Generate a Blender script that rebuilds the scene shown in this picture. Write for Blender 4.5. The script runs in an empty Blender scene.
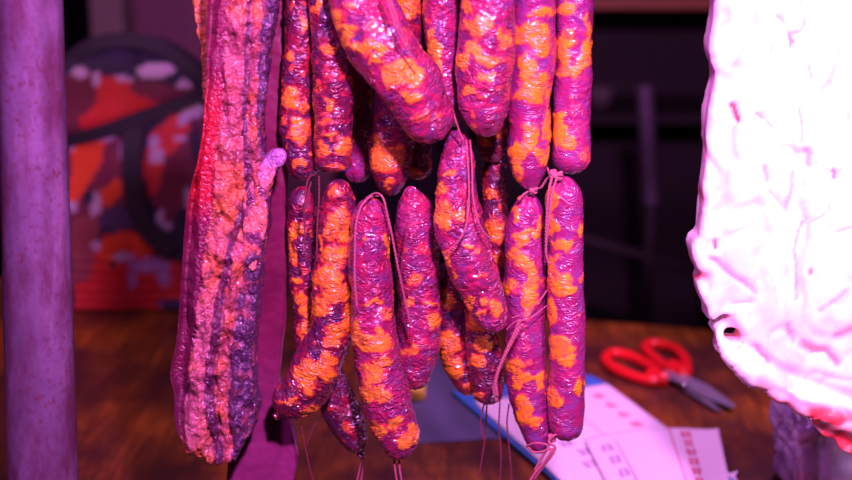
import bpy, bmesh, math, random
from mathutils import Vector, noise
S = bpy.context.scene
COL = S.collection
PI = math.pi
random.seed(7)

# ------------------------------------------------------------------ camera
CZ = 1.35
PITCH = math.radians(14.0)
F = 1300.0
cd = bpy.data.cameras.new('camera')
cam = bpy.data.objects.new('camera', cd)
COL.objects.link(cam)
cam.location = (0, 0, CZ)
cam.rotation_euler = (PI/2 - PITCH, 0, 0)
cd.sensor_width = 36.0
cd.lens = F/852*36
cd.clip_start = 0.02
cd.dof.use_dof = True
cd.dof.focus_distance = 1.03
cd.dof.aperture_fstop = 3.4
S.camera = cam
# ------------------------------------------------------------------ world
w = bpy.data.worlds.new('world'); S.world = w; w.use_nodes = True
w.node_tree.nodes['Background'].inputs[0].default_value = (0.50, 0.25, 0.70, 1)
w.node_tree.nodes['Background'].inputs[1].default_value = 0.007
# ------------------------------------------------------------------ lamps (market pendants hung above the stall, out of frame; table spots are added)
TZX = CZ-0.55
def area(name, loc, target, size, power, colour):
    l = bpy.data.lights.new(name, 'AREA'); l.shape = 'DISK'; l.size = size
    l.energy = power; l.color = colour
    o = bpy.data.objects.new(name, l); COL.objects.link(o)
    o.location = loc
    o.rotation_euler = (Vector(target) - Vector(loc)).to_track_quat('-Z', 'Y').to_euler()
    return o
def spot(name, loc, target, size, deg, power, colour, blend=.5):
    l = bpy.data.lights.new(name, 'SPOT'); l.shadow_soft_size = size; l.spot_size = math.radians(deg); l.spot_blend = blend
    l.energy = power; l.color = colour
    o = bpy.data.objects.new(name, l); COL.objects.link(o)
    o.location = loc
    o.rotation_euler = (Vector(target) - Vector(loc)).to_track_quat('-Z', 'Y').to_euler()
    return o
area('pendant_light', (0.12, 0.25, CZ+0.34), (0.07, 1.0, CZ-0.25), 0.07, 22.5, (1.0, 0.33, 0.98))
area('pendant_light', (-0.36, 0.40, CZ+0.32), (-0.22, 1.0, CZ-0.22), 0.07, 3.6, (0.90, 0.24, 1.0))
spot('fat_counter_spot', (0.54, 0.40, CZ+0.20), (0.335, 0.95, CZ-0.18), 0.05, 36, 37.0, (1.0, 0.58, 0.90), .7)
spot('added_table_spot', (0.34, 1.50, CZ+0.40), (0.20, 1.28, TZX), 0.07, 62, 34.0, (0.95, 0.33, 1.0), .8)  # added to brighten the papers, no real lamp here
spot('added_table_spot', (-0.62, 1.45, CZ+0.40), (-0.42, 1.62, TZX), 0.10, 75, 12.0, (1.0, 0.42, 0.45), .8)  # added warm light for the left part of the table
# ------------------------------------------------------------------ exposure
S.view_settings.view_transform = 'Standard'
S.view_settings.look = 'None'
S.view_settings.exposure = 0.0
S.view_settings.gamma = 1.0
S.view_settings.use_curve_mapping = False

# ------------------------------------------------------------------ pixel <-> world
CP, SP = math.cos(PITCH), math.sin(PITCH)
def ray(px, py):
    u = (px-426)/F; v = (py-240)/F
    return Vector((u, CP - v*SP, -(SP + v*CP)))
def PV(px, py, Y):                       # point of the vertical plane y = Y
    r = ray(px, py); return Vector((0, 0, CZ)) + r*(Y/r.y)
def PZ(px, py, z):                       # point of the horizontal plane at height z
    r = ray(px, py); return Vector((0, 0, CZ)) + r*((z-CZ)/r.z)
def proj(p):
    y, z = p.y, p.z-CZ
    d = y*CP - z*SP
    up = y*SP + z*CP
    return 426 + F*p.x/d, 240 - F*up/d
def depth(p): return p.y*CP - (p.z-CZ)*SP
TZ = CZ-0.55
def smooth(a, b, x):
    t = min(1, max(0, (x-a)/(b-a))); return t*t*(3-2*t)
def lerp(a, b, t): return a + (b-a)*t
def mixc(a, b, t): return tuple(a[i]+(b[i]-a[i])*t for i in range(3))
def N(p, s, seed=0.0): return noise.noise(Vector((p[0]*s+seed*7.31, p[1]*s-seed*3.17, p[2]*s+seed*5.7)))

# ------------------------------------------------------------------ object helpers
def tag(o, label=None, cat=None, group=None, kind=None):
    if label: o['label'] = label
    if cat: o['category'] = cat
    if group: o['group'] = group
    if kind: o['kind'] = kind
    return o
def obj(name, me, mat=None, parent=None, sm=True):
    if isinstance(me, bmesh.types.BMesh):
        m = bpy.data.meshes.new(name); me.normal_update(); me.to_mesh(m); me.free(); me = m
    o = bpy.data.objects.new(name, me); COL.objects.link(o)
    if mat: me.materials.clear(); me.materials.append(mat)
    if sm: me.polygons.foreach_set('use_smooth', [True]*len(me.polygons))
    if parent:
        o.parent = parent
        o.matrix_parent_inverse = parent.matrix_world.inverted() if not parent.type == 'EMPTY' else o.matrix_parent_inverse
    return o
def thing(name, loc, label, cat, group=None):
    o = bpy.data.objects.new(name, None); COL.objects.link(o); o.empty_display_size = 0.02
    o['_base'] = 0
    del o['_base']
    tag(o, label, cat, group); return o
def mesh(verts, faces, name='m'):
    m = bpy.data.meshes.new(name); m.from_pydata([tuple(v) for v in verts], [], faces); m.update(); return m
def bx(bm, lo, hi, bev=0.0):
    g = bmesh.ops.create_cube(bm, size=1.0)
    vs = g['verts']
    for v in vs:
        v.co = Vector([lerp(lo[i], hi[i], v.co[i]+.5) for i in range(3)])
    if bev:
        es = {e for v in vs for e in v.link_edges}
        bmesh.ops.bevel(bm, geom=list(es), offset=bev, segments=3, affect='EDGES', profile=.6)
    return bm
def box(name, lo, hi, mat, parent=None, bev=0.0):
    return obj(name, bx(bmesh.new(), lo, hi, bev), mat, parent, sm=False)

def catmull(pts, n):
    """pts: list of tuples of equal length; n samples, even in parameter."""
    P = [tuple(pts[0][k]*2-pts[1][k] for k in range(len(pts[0])))] + list(pts) + \
        [tuple(pts[-1][k]*2-pts[-2][k] for k in range(len(pts[0])))]
    out = []
    m = len(pts)-1
    for i in range(n):
        t = i/(n-1)*m; s = min(int(t), m-1); f = t-s
        a, b, c, d = P[s], P[s+1], P[s+2], P[s+3]
        out.append(tuple(.5*((2*b[k]) + (-a[k]+c[k])*f + (2*a[k]-5*b[k]+4*c[k]-d[k])*f*f +
                   (-a[k]+3*b[k]-3*c[k]+d[k])*f**3) for k in range(len(b))))
    return out
def resample(pts, n):
    """dense catmull then even arc length; first three comps are position."""
    D = catmull(pts, 200)
    L = [0]
    for a, b in zip(D, D[1:]): L.append(L[-1] + (Vector(b[:3])-Vector(a[:3])).length)
    out = []; j = 0
    for i in range(n):
        t = L[-1]*i/(n-1)
        while j < len(L)-2 and L[j+1] < t: j += 1
        f = (t-L[j])/max(1e-9, L[j+1]-L[j])
        out.append(tuple(lerp(D[j][k], D[j+1][k], min(1, f)) for k in range(len(D[j]))))
    return out, L[-1]
def tube(pts, rad, n=None, seg=10, closed=False, rfun=None, wob=0.0, seed=0):
    """pts: Vectors; returns mesh data (verts, faces)"""
    if n is None: n = max(12, len(pts)*8)
    C, L = resample([tuple(p) for p in pts], n)
    C = [Vector(c[:3]) for c in C]
    verts, faces = [], []
    T = (C[1]-C[0]).normalized()
    A = T.orthogonal().normalized()
    for i, c in enumerate(C):
        T = (C[min(i+1, n-1)]-C[max(i-1, 0)]).normalized()
        A = (A - T*A.dot(T)).normalized(); B = T.cross(A)
        r = rad*(rfun(i/(n-1)) if rfun else 1)
        for k in range(seg):
            a = 2*PI*k/seg
            rr = r*(1+wob*math.sin(a*3 + i*0.9))
            verts.append(c + (A*math.cos(a)+B*math.sin(a))*rr)
    for i in range(n-1):
        for k in range(seg):
            faces.append((i*seg+k, i*seg+(k+1) % seg, (i+1)*seg+(k+1) % seg, (i+1)*seg+k))
    faces.append(tuple(reversed(range(seg)))); faces.append(tuple((n-1)*seg+k for k in range(seg)))
    return verts, faces
def loop_tube(pts, rad, seg=12, flat=1.0, n=60):
    P = [tuple(p) for p in pts]; m = len(P)
    C = []
    for i in range(n):
        t = i/n*m; s = int(t); f = t-s
        a, b, c, d = P[(s-1) % m], P[s], P[(s+1) % m], P[(s+2) % m]
        C.append(Vector(tuple(.5*((2*b[k])+(-a[k]+c[k])*f+(2*a[k]-5*b[k]+4*c[k]-d[k])*f*f+(-a[k]+3*b[k]-3*c[k]+d[k])*f**3) for k in range(3))))
    verts, faces = [], []
    for i, c in enumerate(C):
        T = (C[(i+1) % n]-C[i-1]).normalized(); Z = Vector((0, 0, 1)); B = T.cross(Z).normalized()
        for k in range(seg):
            a = 2*PI*k/seg
            verts.append(c + B*math.cos(a)*rad + Z*math.sin(a)*rad*flat)
    for i in range(n):
        for k in range(seg):
            j = (i+1) % n
            faces.append((i*seg+k, i*seg+(k+1) % seg, j*seg+(k+1) % seg, j*seg+k))
    return verts, faces
def join(parts):
    V, Fc = [], []
    for v, f in parts:
        o = len(V); V += list(v); Fc += [tuple(i+o for i in q) for q in f]
    return mesh(V, Fc)

# ------------------------------------------------------------------ node helpers
def mat_new(name):
    m = bpy.data.materials.new(name); m.use_nodes = True
    nt = m.node_tree; b = nt.nodes['Principled BSDF']
    return m, nt, b
def nd(nt, t, **kw):
    n = nt.nodes.new(t)
    for k, v in kw.items():
        if k.startswith('i_'): n.inputs[k[2:].replace('_', ' ')].default_value = v
        else: setattr(n, k, v)
    return n
def noise_n(nt, vec, scale, detail=4, rough=.55, dist=0.0):
    n = nt.nodes.new('ShaderNodeTexNoise'); n.inputs['Scale'].default_value = scale
    n.inputs['Detail'].default_value = detail; n.inputs['Roughness'].default_value = rough
    n.inputs['Distortion'].default_value = dist
    if vec is not None: nt.links.new(vec, n.inputs['Vector'])
    return n.outputs['Fac']
def ramp(nt, fac, stops):
    r = nt.nodes.new('ShaderNodeValToRGB')
    el = r.color_ramp.elements
    while len(el) > 1: el.remove(el[-1])
    el[0].position = stops[0][0]; el[0].color = (*stops[0][1], 1)
    for p, c in stops[1:]:
        e = el.new(p); e.color = (*c, 1)
    nt.links.new(fac, r.inputs['Fac']); return r.outputs['Color']
def mixn(nt, fac, a, b, mode='MIX'):
    m = nt.nodes.new('ShaderNodeMix'); m.data_type = 'RGBA'; m.blend_type = mode
    for s, v in ((m.inputs[0], fac), (m.inputs[6], a), (m.inputs[7], b)):
        if isinstance(v, (int, float)): s.default_value = v
        elif isinstance(v, tuple): s.default_value = (*v, 1)
        else: nt.links.new(v, s)
    return m.outputs[2]
def mth(nt, op, a, b=0.0, clamp=False):
    m = nt.nodes.new('ShaderNodeMath'); m.operation = op; m.use_clamp = clamp
    for s, v in ((m.inputs[0], a), (m.inputs[1], b)):
        if isinstance(v, (int, float)): s.default_value = v
        else: nt.links.new(v, s)
    return m.outputs[0]
def bump(nt, b, h, strength, dist):
    n = nt.nodes.new('ShaderNodeBump'); n.inputs['Strength'].default_value = strength
    n.inputs['Distance'].default_value = dist
    nt.links.new(h, n.inputs['Height']); nt.links.new(n.outputs[0], b.inputs['Normal'])
    if 'Coat Normal' in b.inputs: nt.links.new(n.outputs[0], b.inputs['Coat Normal'])
def geo(nt):
    return nt.nodes.new('ShaderNodeTexCoord').outputs['Object']
def mapped(nt, vec, scale):
    m = nt.nodes.new('ShaderNodeMapping'); m.inputs['Scale'].default_value = scale
    nt.links.new(vec, m.inputs['Vector']); return m.outputs[0]
def simple(name, col, rough=.5, metal=0.0, col2=None, scale=20.0, bmp=0.0, spec=.5, stretch=(1, 1, 1), coat=0.0, sss=0.0):
    m, nt, b = mat_new(name)
    v = mapped(nt, geo(nt), stretch)
    f = noise_n(nt, v, scale, 5)
    c2 = col2 if col2 else tuple(x*.75 for x in col)
    nt.links.new(ramp(nt, f, [(.3, c2), (.7, col)]), b.inputs['Base Color'])
    b.inputs['Roughness'].default_value = rough; b.inputs['Metallic'].default_value = metal
    b.inputs['Specular IOR Level'].default_value = spec; b.inputs['Coat Weight'].default_value = coat
    b.inputs['Coat Roughness'].default_value = .15
    if sss:
        b.inputs['Subsurface Weight'].default_value = sss; b.inputs['Subsurface Scale'].default_value = .004
    if bmp: bump(nt, b, noise_n(nt, v, scale*4, 5), bmp, .002)
    return m

# ------------------------------------------------------------------ materials
def sausage_mat(name, meat1, meat2, red, fat1, fat2, rough, coat, wr):
    m, nt, b = mat_new(name)
    at = nt.nodes.new('ShaderNodeAttribute'); at.attribute_name = 'fat'
    o = geo(nt)
    uv = nt.nodes.new('ShaderNodeUVMap'); uv.uv_map = 'UVMap'
    fine = noise_n(nt, o, 420, 3, .6, .6)
    mid = noise_n(nt, o, 62, 5, .6, 1.2)
    f = mth(nt, 'ADD', at.outputs['Fac'], mth(nt, 'MULTIPLY', mth(nt, 'SUBTRACT', fine, .5), .6))
    fatmask = ramp(nt, f, [(.30, (0, 0, 0)), (.66, (1, 1, 1))])
    meat = ramp(nt, mid, [(.28, meat1), (.46, meat2), (.62, red), (.78, mixc(red, (1, .25, .3), .45))])
    fatc = ramp(nt, noise_n(nt, o, 130, 5, .65, 1.0), [(.34, mixc(fat1, red, .75)), (.46, mixc(fat1, (.9, .15, .10), .35)), (.56, fat1), (.72, fat2)])
    c = mixn(nt, fatmask, meat, fatc)
    # reddish rim between fat and lean
    rim = ramp(nt, f, [(.18, (0, 0, 0)), (.40, (.85, .85, .85)), (.58, (0, 0, 0))])
    c = mixn(nt, rim, c, mixc(red, (.9, .06, .05), .5))
    # faint pale lilac streaks over the casing colour
    uvm = mapped(nt, uv.outputs[0], (1.0, .5, 1))
    wrk = noise_n(nt, uvm, 150, 2, .5, 1.6)
    pale_streaks = ramp(nt, noise_n(nt, uvm, 170, 4, .75, 1.6), [(.62, (0, 0, 0)), (.82, (.14, .14, .14))])
    c = mixn(nt, pale_streaks, c, (.75, .35, .65))
    nt.links.new(c, b.inputs['Base Color'])
    b.inputs['Roughness'].default_value = rough
    b.inputs['Specular IOR Level'].default_value = .6
    b.inputs['Coat Weight'].default_value = coat
    b.inputs['Coat Roughness'].default_value = .10
    b.inputs['Coat IOR'].default_value = 1.6
    b.inputs['Subsurface Weight'].default_value = .08
    b.inputs['Subsurface Scale'].default_value = .003
    b.inputs['Subsurface Radius'].default_value = (1, .3, .2)
    # creases: thin valleys where the noise crosses its mean, strong only in patches
    cre = mth(nt, 'MULTIPLY', mth(nt, 'ABSOLUTE', mth(nt, 'SUBTRACT', wrk, .5)), 2.2)
    cre = mth(nt, 'POWER', cre, .6)
    mk = ramp(nt, noise_n(nt, o, 75, 2, .5), [(.38, (.12, .12, .12)), (.62, (1, 1, 1))])
    h = mth(nt, 'ADD', mth(nt, 'MULTIPLY', cre, mk), mth(nt, 'MULTIPLY', noise_n(nt, uvm, 420, 1, .5, .5), .22))
    bump(nt, b, h, wr, .0026)
    return m
M = {}
M['gloss'] = sausage_mat('glossy_sausage_casing', (.06, .018, .09), (.12, .008, .055), (.30, .006, .03), (.86, .27, .008), (1.0, .46, .03), .32, 1.0, 1.0)
M['pink'] = sausage_mat('wrinkled_sausage_casing', (.15, .05, .20), (.26, .020, .12), (.42, .012, .085), (.90, .34, .02), (1.0, .58, .10), .34, 1.0, 1.0)
M['matte'] = sausage_mat('dry_sausage_casing', (.17, .055, .25), (.27, .022, .16), (.36, .012, .11), (.90, .31, .008), (1.0, .46, .02), .38, .7, .6)
M['string'] = simple('cotton_string', (.60, .17, .24), .8, col2=(.40, .08, .15), scale=900, bmp=.6)
M['string_dark'] = simple('stained_string', (.24, .03, .07), .75, col2=(.15, .02, .05), scale=900, bmp=.6)
M['steel'] = simple('worn_steel', (.45, .45, .48), .35, .9, scale=60, bmp=.1)

def pole_mat():
    m, nt, b = mat_new('scuffed_painted_pole')
    o = geo(nt)
    v = mapped(nt, o, (1, 1, .35))
    c = ramp(nt, noise_n(nt, v, 28, 6, .65), [(.3, (.13, .08, .16)), (.5, (.21, .125, .25)), (.72, (.32, .20, .37))])
    spots = ramp(nt, noise_n(nt, o, 190, 5, .75, .1), [(.53, (0, 0, 0)), (.64, (1, 1, 1))])
    area_ = ramp(nt, noise_n(nt, o, 16, 3, .5), [(.36, (.10, .10, .10)), (.60, (.85, .85, .85))])
    c = mixn(nt, mixn(nt, 1.0, spots, area_, 'MULTIPLY'), c, (.16, .02, .04))
    pt = ramp(nt, noise_n(nt, v, 34, 5, .7), [(.44, (0, 0, 0)), (.62, (.85, .85, .85))])
    c = mixn(nt, pt, c, (.13, .035, .08))
    st = ramp(nt, noise_n(nt, mapped(nt, o, (1, 1, .06)), 110, 4, .6), [(.62, (0, 0, 0)), (.74, (.55, .55, .55))])
    c = mixn(nt, st, c, (.20, .05, .09))
    nt.links.new(c, b.inputs['Base Color'])
    b.inputs['Roughness'].default_value = .34; b.inputs['Metallic'].default_value = .3; b.inputs['Coat Weight'].default_value = .25
    bump(nt, b, noise_n(nt, o, 180, 5), .25, .001)
    return m
M['pole'] = pole_mat()

def wood_mat():
    m, nt, b = mat_new('stained_wooden_tabletop')
    o = geo(nt)
    v = mapped(nt, o, (9, 1.2, 1))
    g = noise_n(nt, v, 6, 8, .65, .8)
    c = ramp(nt, g, [(.25, (.035, .008, .004)), (.45, (.17, .045, .005)), (.6, (.30, .09, .010)), (.8, (.42, .15, .02))])
    blot = ramp(nt, noise_n(nt, o, 7, 4, .55), [(.38, (0, 0, 0)), (.60, (.9, .9, .9))])
    c = mixn(nt, blot, c, (.04, .010, .012))
    nt.links.new(c, b.inputs['Base Color'])
    b.inputs['Roughness'].default_value = .42
    bump(nt, b, g, .3, .002)
    return m
M['wood'] = wood_mat()
def plank_v(name, col, col2): return simple(name, col, .7, col2=col2, scale=8, stretch=(4, 4, .5), bmp=.2)

def col_mat(name, rough, coat, bscale, bstr, var=.35, sss=.0, sssr=(1, .4, .4), spec=.5, painted_sparkle=None):
    m, nt, b = mat_new(name)
    at = nt.nodes.new('ShaderNodeAttribute'); at.attribute_name = 'tint'
    o = geo(nt)
    n1 = noise_n(nt, o, bscale, 6, .7, .5); n2 = noise_n(nt, o, bscale, 2, .5, .8)
    v = ramp(nt, n1, [(.25, (1-var,)*3), (.75, (1+var,)*3)])
    c = mixn(nt, 1.0, at.outputs['Color'], v, 'MULTIPLY')
    if painted_sparkle:
        g = ramp(nt, noise_n(nt, o, 520, 4, .85), [(.58, (0, 0, 0)), (.72, (.75, .75, .75))])  # white sparkle of the meat painted into the colour as fine specks
        gl = nt.nodes.new('ShaderNodeAttribute'); gl.attribute_name = 'painted_sparkle'
        c = mixn(nt, mixn(nt, 1.0, g, gl.outputs['Color'], 'MULTIPLY'), c, painted_sparkle)
    nt.links.new(c, b.inputs['Base Color'])
    b.inputs['Roughness'].default_value = rough; b.inputs['Coat Weight'].default_value = coat
    b.inputs['Coat Roughness'].default_value = .12; b.inputs['Specular IOR Level'].default_value = spec
    if sss:
        b.inputs['Subsurface Weight'].default_value = sss; b.inputs['Subsurface Scale'].default_value = .012
        b.inputs['Subsurface Radius'].default_value = sssr
    bump(nt, b, n2, bstr, .0028)
    return m

# ------------------------------------------------------------------ slab by voxel remesh
def slab(outline, Y, thick, voxel, its, holes=(), plane='V', warp=None):
    """closed thick body from a pixel outline standing on plane y=Y, edges rounded"""
    bm = bmesh.new()
    edges = []
    for poly in [outline] + list(holes):
        vs = [bm.verts.new(PV(x, y, Y)) for x, y in poly]
        for i in range(len(vs)): edges.append(bm.edges.new((vs[i], vs[(i+1) % len(vs)])))
    r = bmesh.ops.triangle_fill(bm, edges=edges, use_beauty=True, use_dissolve=False)
    fs = [f for f in bm.faces]
    e = bmesh.ops.extrude_face_region(bm, geom=fs)
    for v in [g for g in e['geom'] if isinstance(g, bmesh.types.BMVert)]: v.co.y += thick
    bmesh.ops.recalc_face_normals(bm, faces=bm.faces)
    m = bpy.data.meshes.new('tmp'); bm.to_mesh(m); bm.free()
    o = bpy.data.objects.new('tmp', m); COL.objects.link(o)
    r = o.modifiers.new('r', 'REMESH'); r.mode = 'VOXEL'; r.voxel_size = voxel
    s = o.modifiers.new('s', 'SMOOTH'); s.iterations = its; s.factor = .5
    dg = bpy.context.evaluated_depsgraph_get()
    me = bpy.data.meshes.new_from_object(o.evaluated_get(dg))
    bpy.data.objects.remove(o); bpy.data.meshes.remove(m)
    return me
def catm_closed(pts, n=6):
    out = []; m = len(pts)
    for i in range(m):
        a, b, c, d = pts[i-1], pts[i], pts[(i+1) % m], pts[(i+2) % m]
        for j in range(n):
            f = j/n
            out.append(tuple(.5*((2*b[k])+(-a[k]+c[k])*f+(2*a[k]-5*b[k]+4*c[k]-d[k])*f*f+(-a[k]+3*b[k]-3*c[k]+d[k])*f**3) for k in (0, 1)))
    return out
def displace(me, fn):
    me.update()
    nm = [v.normal.copy() for v in me.vertices]
    for v, n in zip(me.vertices, nm): v.co += fn(v.co.copy(), n)
    me.update()
def relax(me, its=2, f=.5):
    import numpy as np
    n = len(me.vertices); co = np.empty(n*3); me.vertices.foreach_get('co', co); co = co.reshape(-1, 3)
    e = np.empty(len(me.edges)*2, dtype=np.int64); me.edges.foreach_get('vertices', e); e = e.reshape(-1, 2)
    deg = np.bincount(e.ravel(), minlength=n)[:, None]
    for _ in range(its):
        acc = np.zeros_like(co)
        np.add.at(acc, e[:, 0], co[e[:, 1]]); np.add.at(acc, e[:, 1], co[e[:, 0]])
        co = co*(1-f)+f*acc/np.maximum(deg, 1)
    me.vertices.foreach_set('co', co.ravel()); me.update()
def tint(me, fn, name='tint'):
    a = me.color_attributes.new(name, 'FLOAT_COLOR', 'POINT')
    buf = []
    for v in me.vertices:
        c = fn(v.co, v.normal); buf += [c[0], c[1], c[2], 1.0]
    a.data.foreach_set('color', buf)

# ================================================================== SETTING
M['floor'] = simple('dark_concrete_floor', (.10, .07, .08), .6, col2=(.06, .04, .05), scale=5, bmp=.2)
M['wall'] = simple('dark_wall', (.05, .035, .06), .8, col2=(.03, .02, .04), scale=3, bmp=.2)
def struct(o): return tag(o, kind='structure')
struct(box('floor', (-3, -1, -.1), (3, 4.6, 0), M['floor']))
struct(box('wall_back', (-3, 4.6, -.1), (3, 4.7, 3.0), M['wall']))
struct(box('wall_left', (-3.1, -1, -.1), (-3, 4.7, 3.0), M['wall']))
struct(box('wall_right', (3, -1, -.1), (3.1, 4.7, 3.0), M['wall']))

# table (one board, back edge runs slightly askew) -------------------
t = thing('table', None, 'broad stained wooden market table under the hanging meat', 'table')
TH = .035
back = lambda x: 1.80 - .25*x
bm = bmesh.new()
q = [(-1.0, 1.03), (.95, 1.03), (.95, back(.95)), (-1.0, back(-1.0))]
vb = [bm.verts.new((x, y, TZ-TH)) for x, y in q]; vt = [bm.verts.new((x, y, TZ)) for x, y in q]
bm.faces.new(vt); bm.faces.new(vb[::-1])
for i in range(4): bm.faces.new((vb[i], vb[(i+1) % 4], vt[(i+1) % 4], vt[i]))
bmesh.ops.bevel(bm, geom=list(bm.edges), offset=.004, segments=2, affect='EDGES')
obj('tabletop', bm, M['wood'], t, sm=False)
for x, y in ((-.9, 1.1), (.87, 1.1), (.87, 1.5), (-.9, 1.9)):
    box('leg', (x-.03, y-.03, 0), (x+.03, y+.03, TZ-TH), M['wood'], t, .004)

# background, left: dark opening, grey post, maroon board -----------
M['board'] = simple('plum_painted_board', (.22, .09, .13), .6, col2=(.16, .06, .10), scale=3, stretch=(3, 1, .5))
M['post'] = simple('grey_concrete_post', (.30, .26, .20), .8, col2=(.20, .17, .14), scale=9, bmp=.3)
a0 = PV(88, 0, 2.6).x; a1 = PV(122, 0, 2.6).x
tag(box('support_post', (a0, 2.6, 0), (a1, 2.70, 2.6), M['post'], bev=.01), 'grey concrete post behind the camouflage backpack', 'post')
a2 = PV(119, 0, 2.72).x; a3 = PV(330, 0, 2.72).x
tag(box('partition_board', (a2, 2.72, 0), (a3, 2.75, 2.6), M['board']), 'plum painted partition board standing behind the backpack', 'partition')

# background, right: shelf board, steel stand --------------------------
M['shelfwood'] = simple('brown_shelf_wood', (.55, .22, .08), .5, col2=(.40, .15, .06), scale=10, stretch=(1, 6, 6))
M['cab'] = simple('dark_brown_cupboard', (.028, .020, .022), .7, col2=(.018, .013, .015), scale=6)
sh = thing('shelf_unit', None, 'dark shelving with brown upper board, far behind hanging sausages', 'shelf')
pL = PV(470, 4, 2.9); pR = PV(722, 10, 2.9)
zt = PV(600, -2, 2.9).z; zb = PV(600, 9, 2.9).z
box('shelf_board', (pL.x, 2.9, zb), (pR.x+.3, 3.3, zt), M['shelfwood'], sh, .003)
z2 = PV(600, 112, 3.0).z
box('shelf_board', (pL.x, 2.95, z2-.02), (pR.x+.3, 3.3, z2), M['cab'], sh, .003)
box('back_panel', (pL.x, 3.3, 0), (pR.x+.3, 3.32, zt), M['cab'], sh)
box('side_panel', (pL.x-.02, 2.95, 0), (pL.x, 3.32, zt), M['cab'], sh)
box('side_panel', (pR.x+.3, 2.95, 0), (pR.x+.32, 3.32, zt), M['cab'], sh)
M['enamel'] = simple('grey_enamel', (.22, .19, .18), .5, scale=10)
# bowl
def lathe(profile, c, seg=40):
    V, Fc = [], []
    for r, z in profile:
        for k in range(seg):
            a = 2*PI*k/seg; V.append((c[0]+r*math.cos(a), c[1]+r*math.sin(a), c[2]+z))
    n = len(profile)
    for i in range(n-1):
        for k in range(seg): Fc.append((i*seg+k, i*seg+(k+1) % seg, (i+1)*seg+(k+1) % seg, (i+1)*seg+k))
    Fc.append(tuple(reversed(range(seg)))); Fc.append(tuple((n-1)*seg+k for k in range(seg)))
    return V, Fc
bp = PV(600, 100, 3.08)
tag(obj('bowl', join([lathe([(.015, 0), (.024, .008), (.032, .03), (.036, .045), (.0345, .045), (.030, .03), (.022, .012), (.005, .006)], (bp.x, 3.08, z2))]), M['enamel']), 'dim grey enamel bowl on the dark shelf behind', 'bowl')
# steel stand: upright tube with capped end, slanted foot bar
st = thing('steel_stand', None, 'upright steel tube stand with a slanted bar, behind the table', 'stand')
M['tube'] = simple('brushed_steel_tube', (.13, .11, .15), .5, .3, scale=30)
YS = 2.35
p0, p1 = PV(645, 90, YS), PV(651, 205, YS)
obj('upright_tube', join([tube([p0, p0.lerp(p1, .5), p1], .0155, seg=24), tube([p0+Vector((0, 0, -.002)), p0+Vector((0, 0, .004)), p0+Vector((0, 0, .010))], .0185, seg=24)]), M['tube'], st)
obj('lower_leg', join([tube([p1+Vector((0, 0, .03)), p1+Vector((0, 0, -.06)), Vector((p1.x, YS, .0))], .011, seg=20)]), M['cab'], st)
q0, q1 = PV(575, 236, YS), PV(700, 272, YS)
obj('cross_bar', join([tube([q0, q0.lerp(q1, .5), q1], .010, seg=20)]), M['cab'], st)
obj('foot', join([tube([q0, q0+Vector((-.02, 0, -.2)), Vector((q0.x-.04, YS, 0))], .010, seg=20)]), M['cab'], st)
obj('foot', join([tube([q1, q1+Vector((.02, 0, -.2)), Vector((q1.x+.04, YS, 0))], .010, seg=20)]), M['cab'], st)

# left pole ------------------------------------------------------------
YP = .95
a, b_ = PV(29.5, 0, YP), PV(43, 480, YP)
dr = (a-b_)/(a.z-b_.z)
top = b_ + dr*(CZ+.25-b_.z); bot = b_ + dr*(0-b_.z)
ra = 32.5*depth(a)/F; rb = 34.5*depth(b_)/F
po = thing('pole', None, 'scuffed purple-lit metal pole standing at the left edge', 'pole')
obj('shaft', join([tube([bot, bot.lerp(top, .5), top], 1.0, n=60, seg=64, rfun=lambda t: rb+(ra-rb)*(t*(CZ+.25)-b_.z)/(a.z-b_.z))]), M['pole'], po)
def disc(c, r0, r1, h):
    return lathe([(r0, 0), (r0, h*.6), (r0-.004, h), (r1, h)], c, 40)
obj('base_flange', join([disc((bot.x, bot.y, 0), .07, .02, .012)]), M['pole'], po)

# hanging rail and its far post (above the frame)
RZ = CZ+.06; RY = 1.005
rl = thing('hanging_rail', None, 'round steel rail above that carries all hanging meat', 'rail')
obj('rail_bar', join([tube([Vector((-.42, RY, RZ)), Vector((.1, RY, RZ)), Vector((.64, RY, RZ))], .009, seg=24)]), M['steel'], rl)
tag(obj('rail_post', join([tube([Vector((.657, RY, 0)), Vector((.657, RY, .7)), Vector((.657, RY, RZ+.03))], .016, seg=24)]), M['steel']), 'bare steel post at the right end of the rail', 'post')

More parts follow.
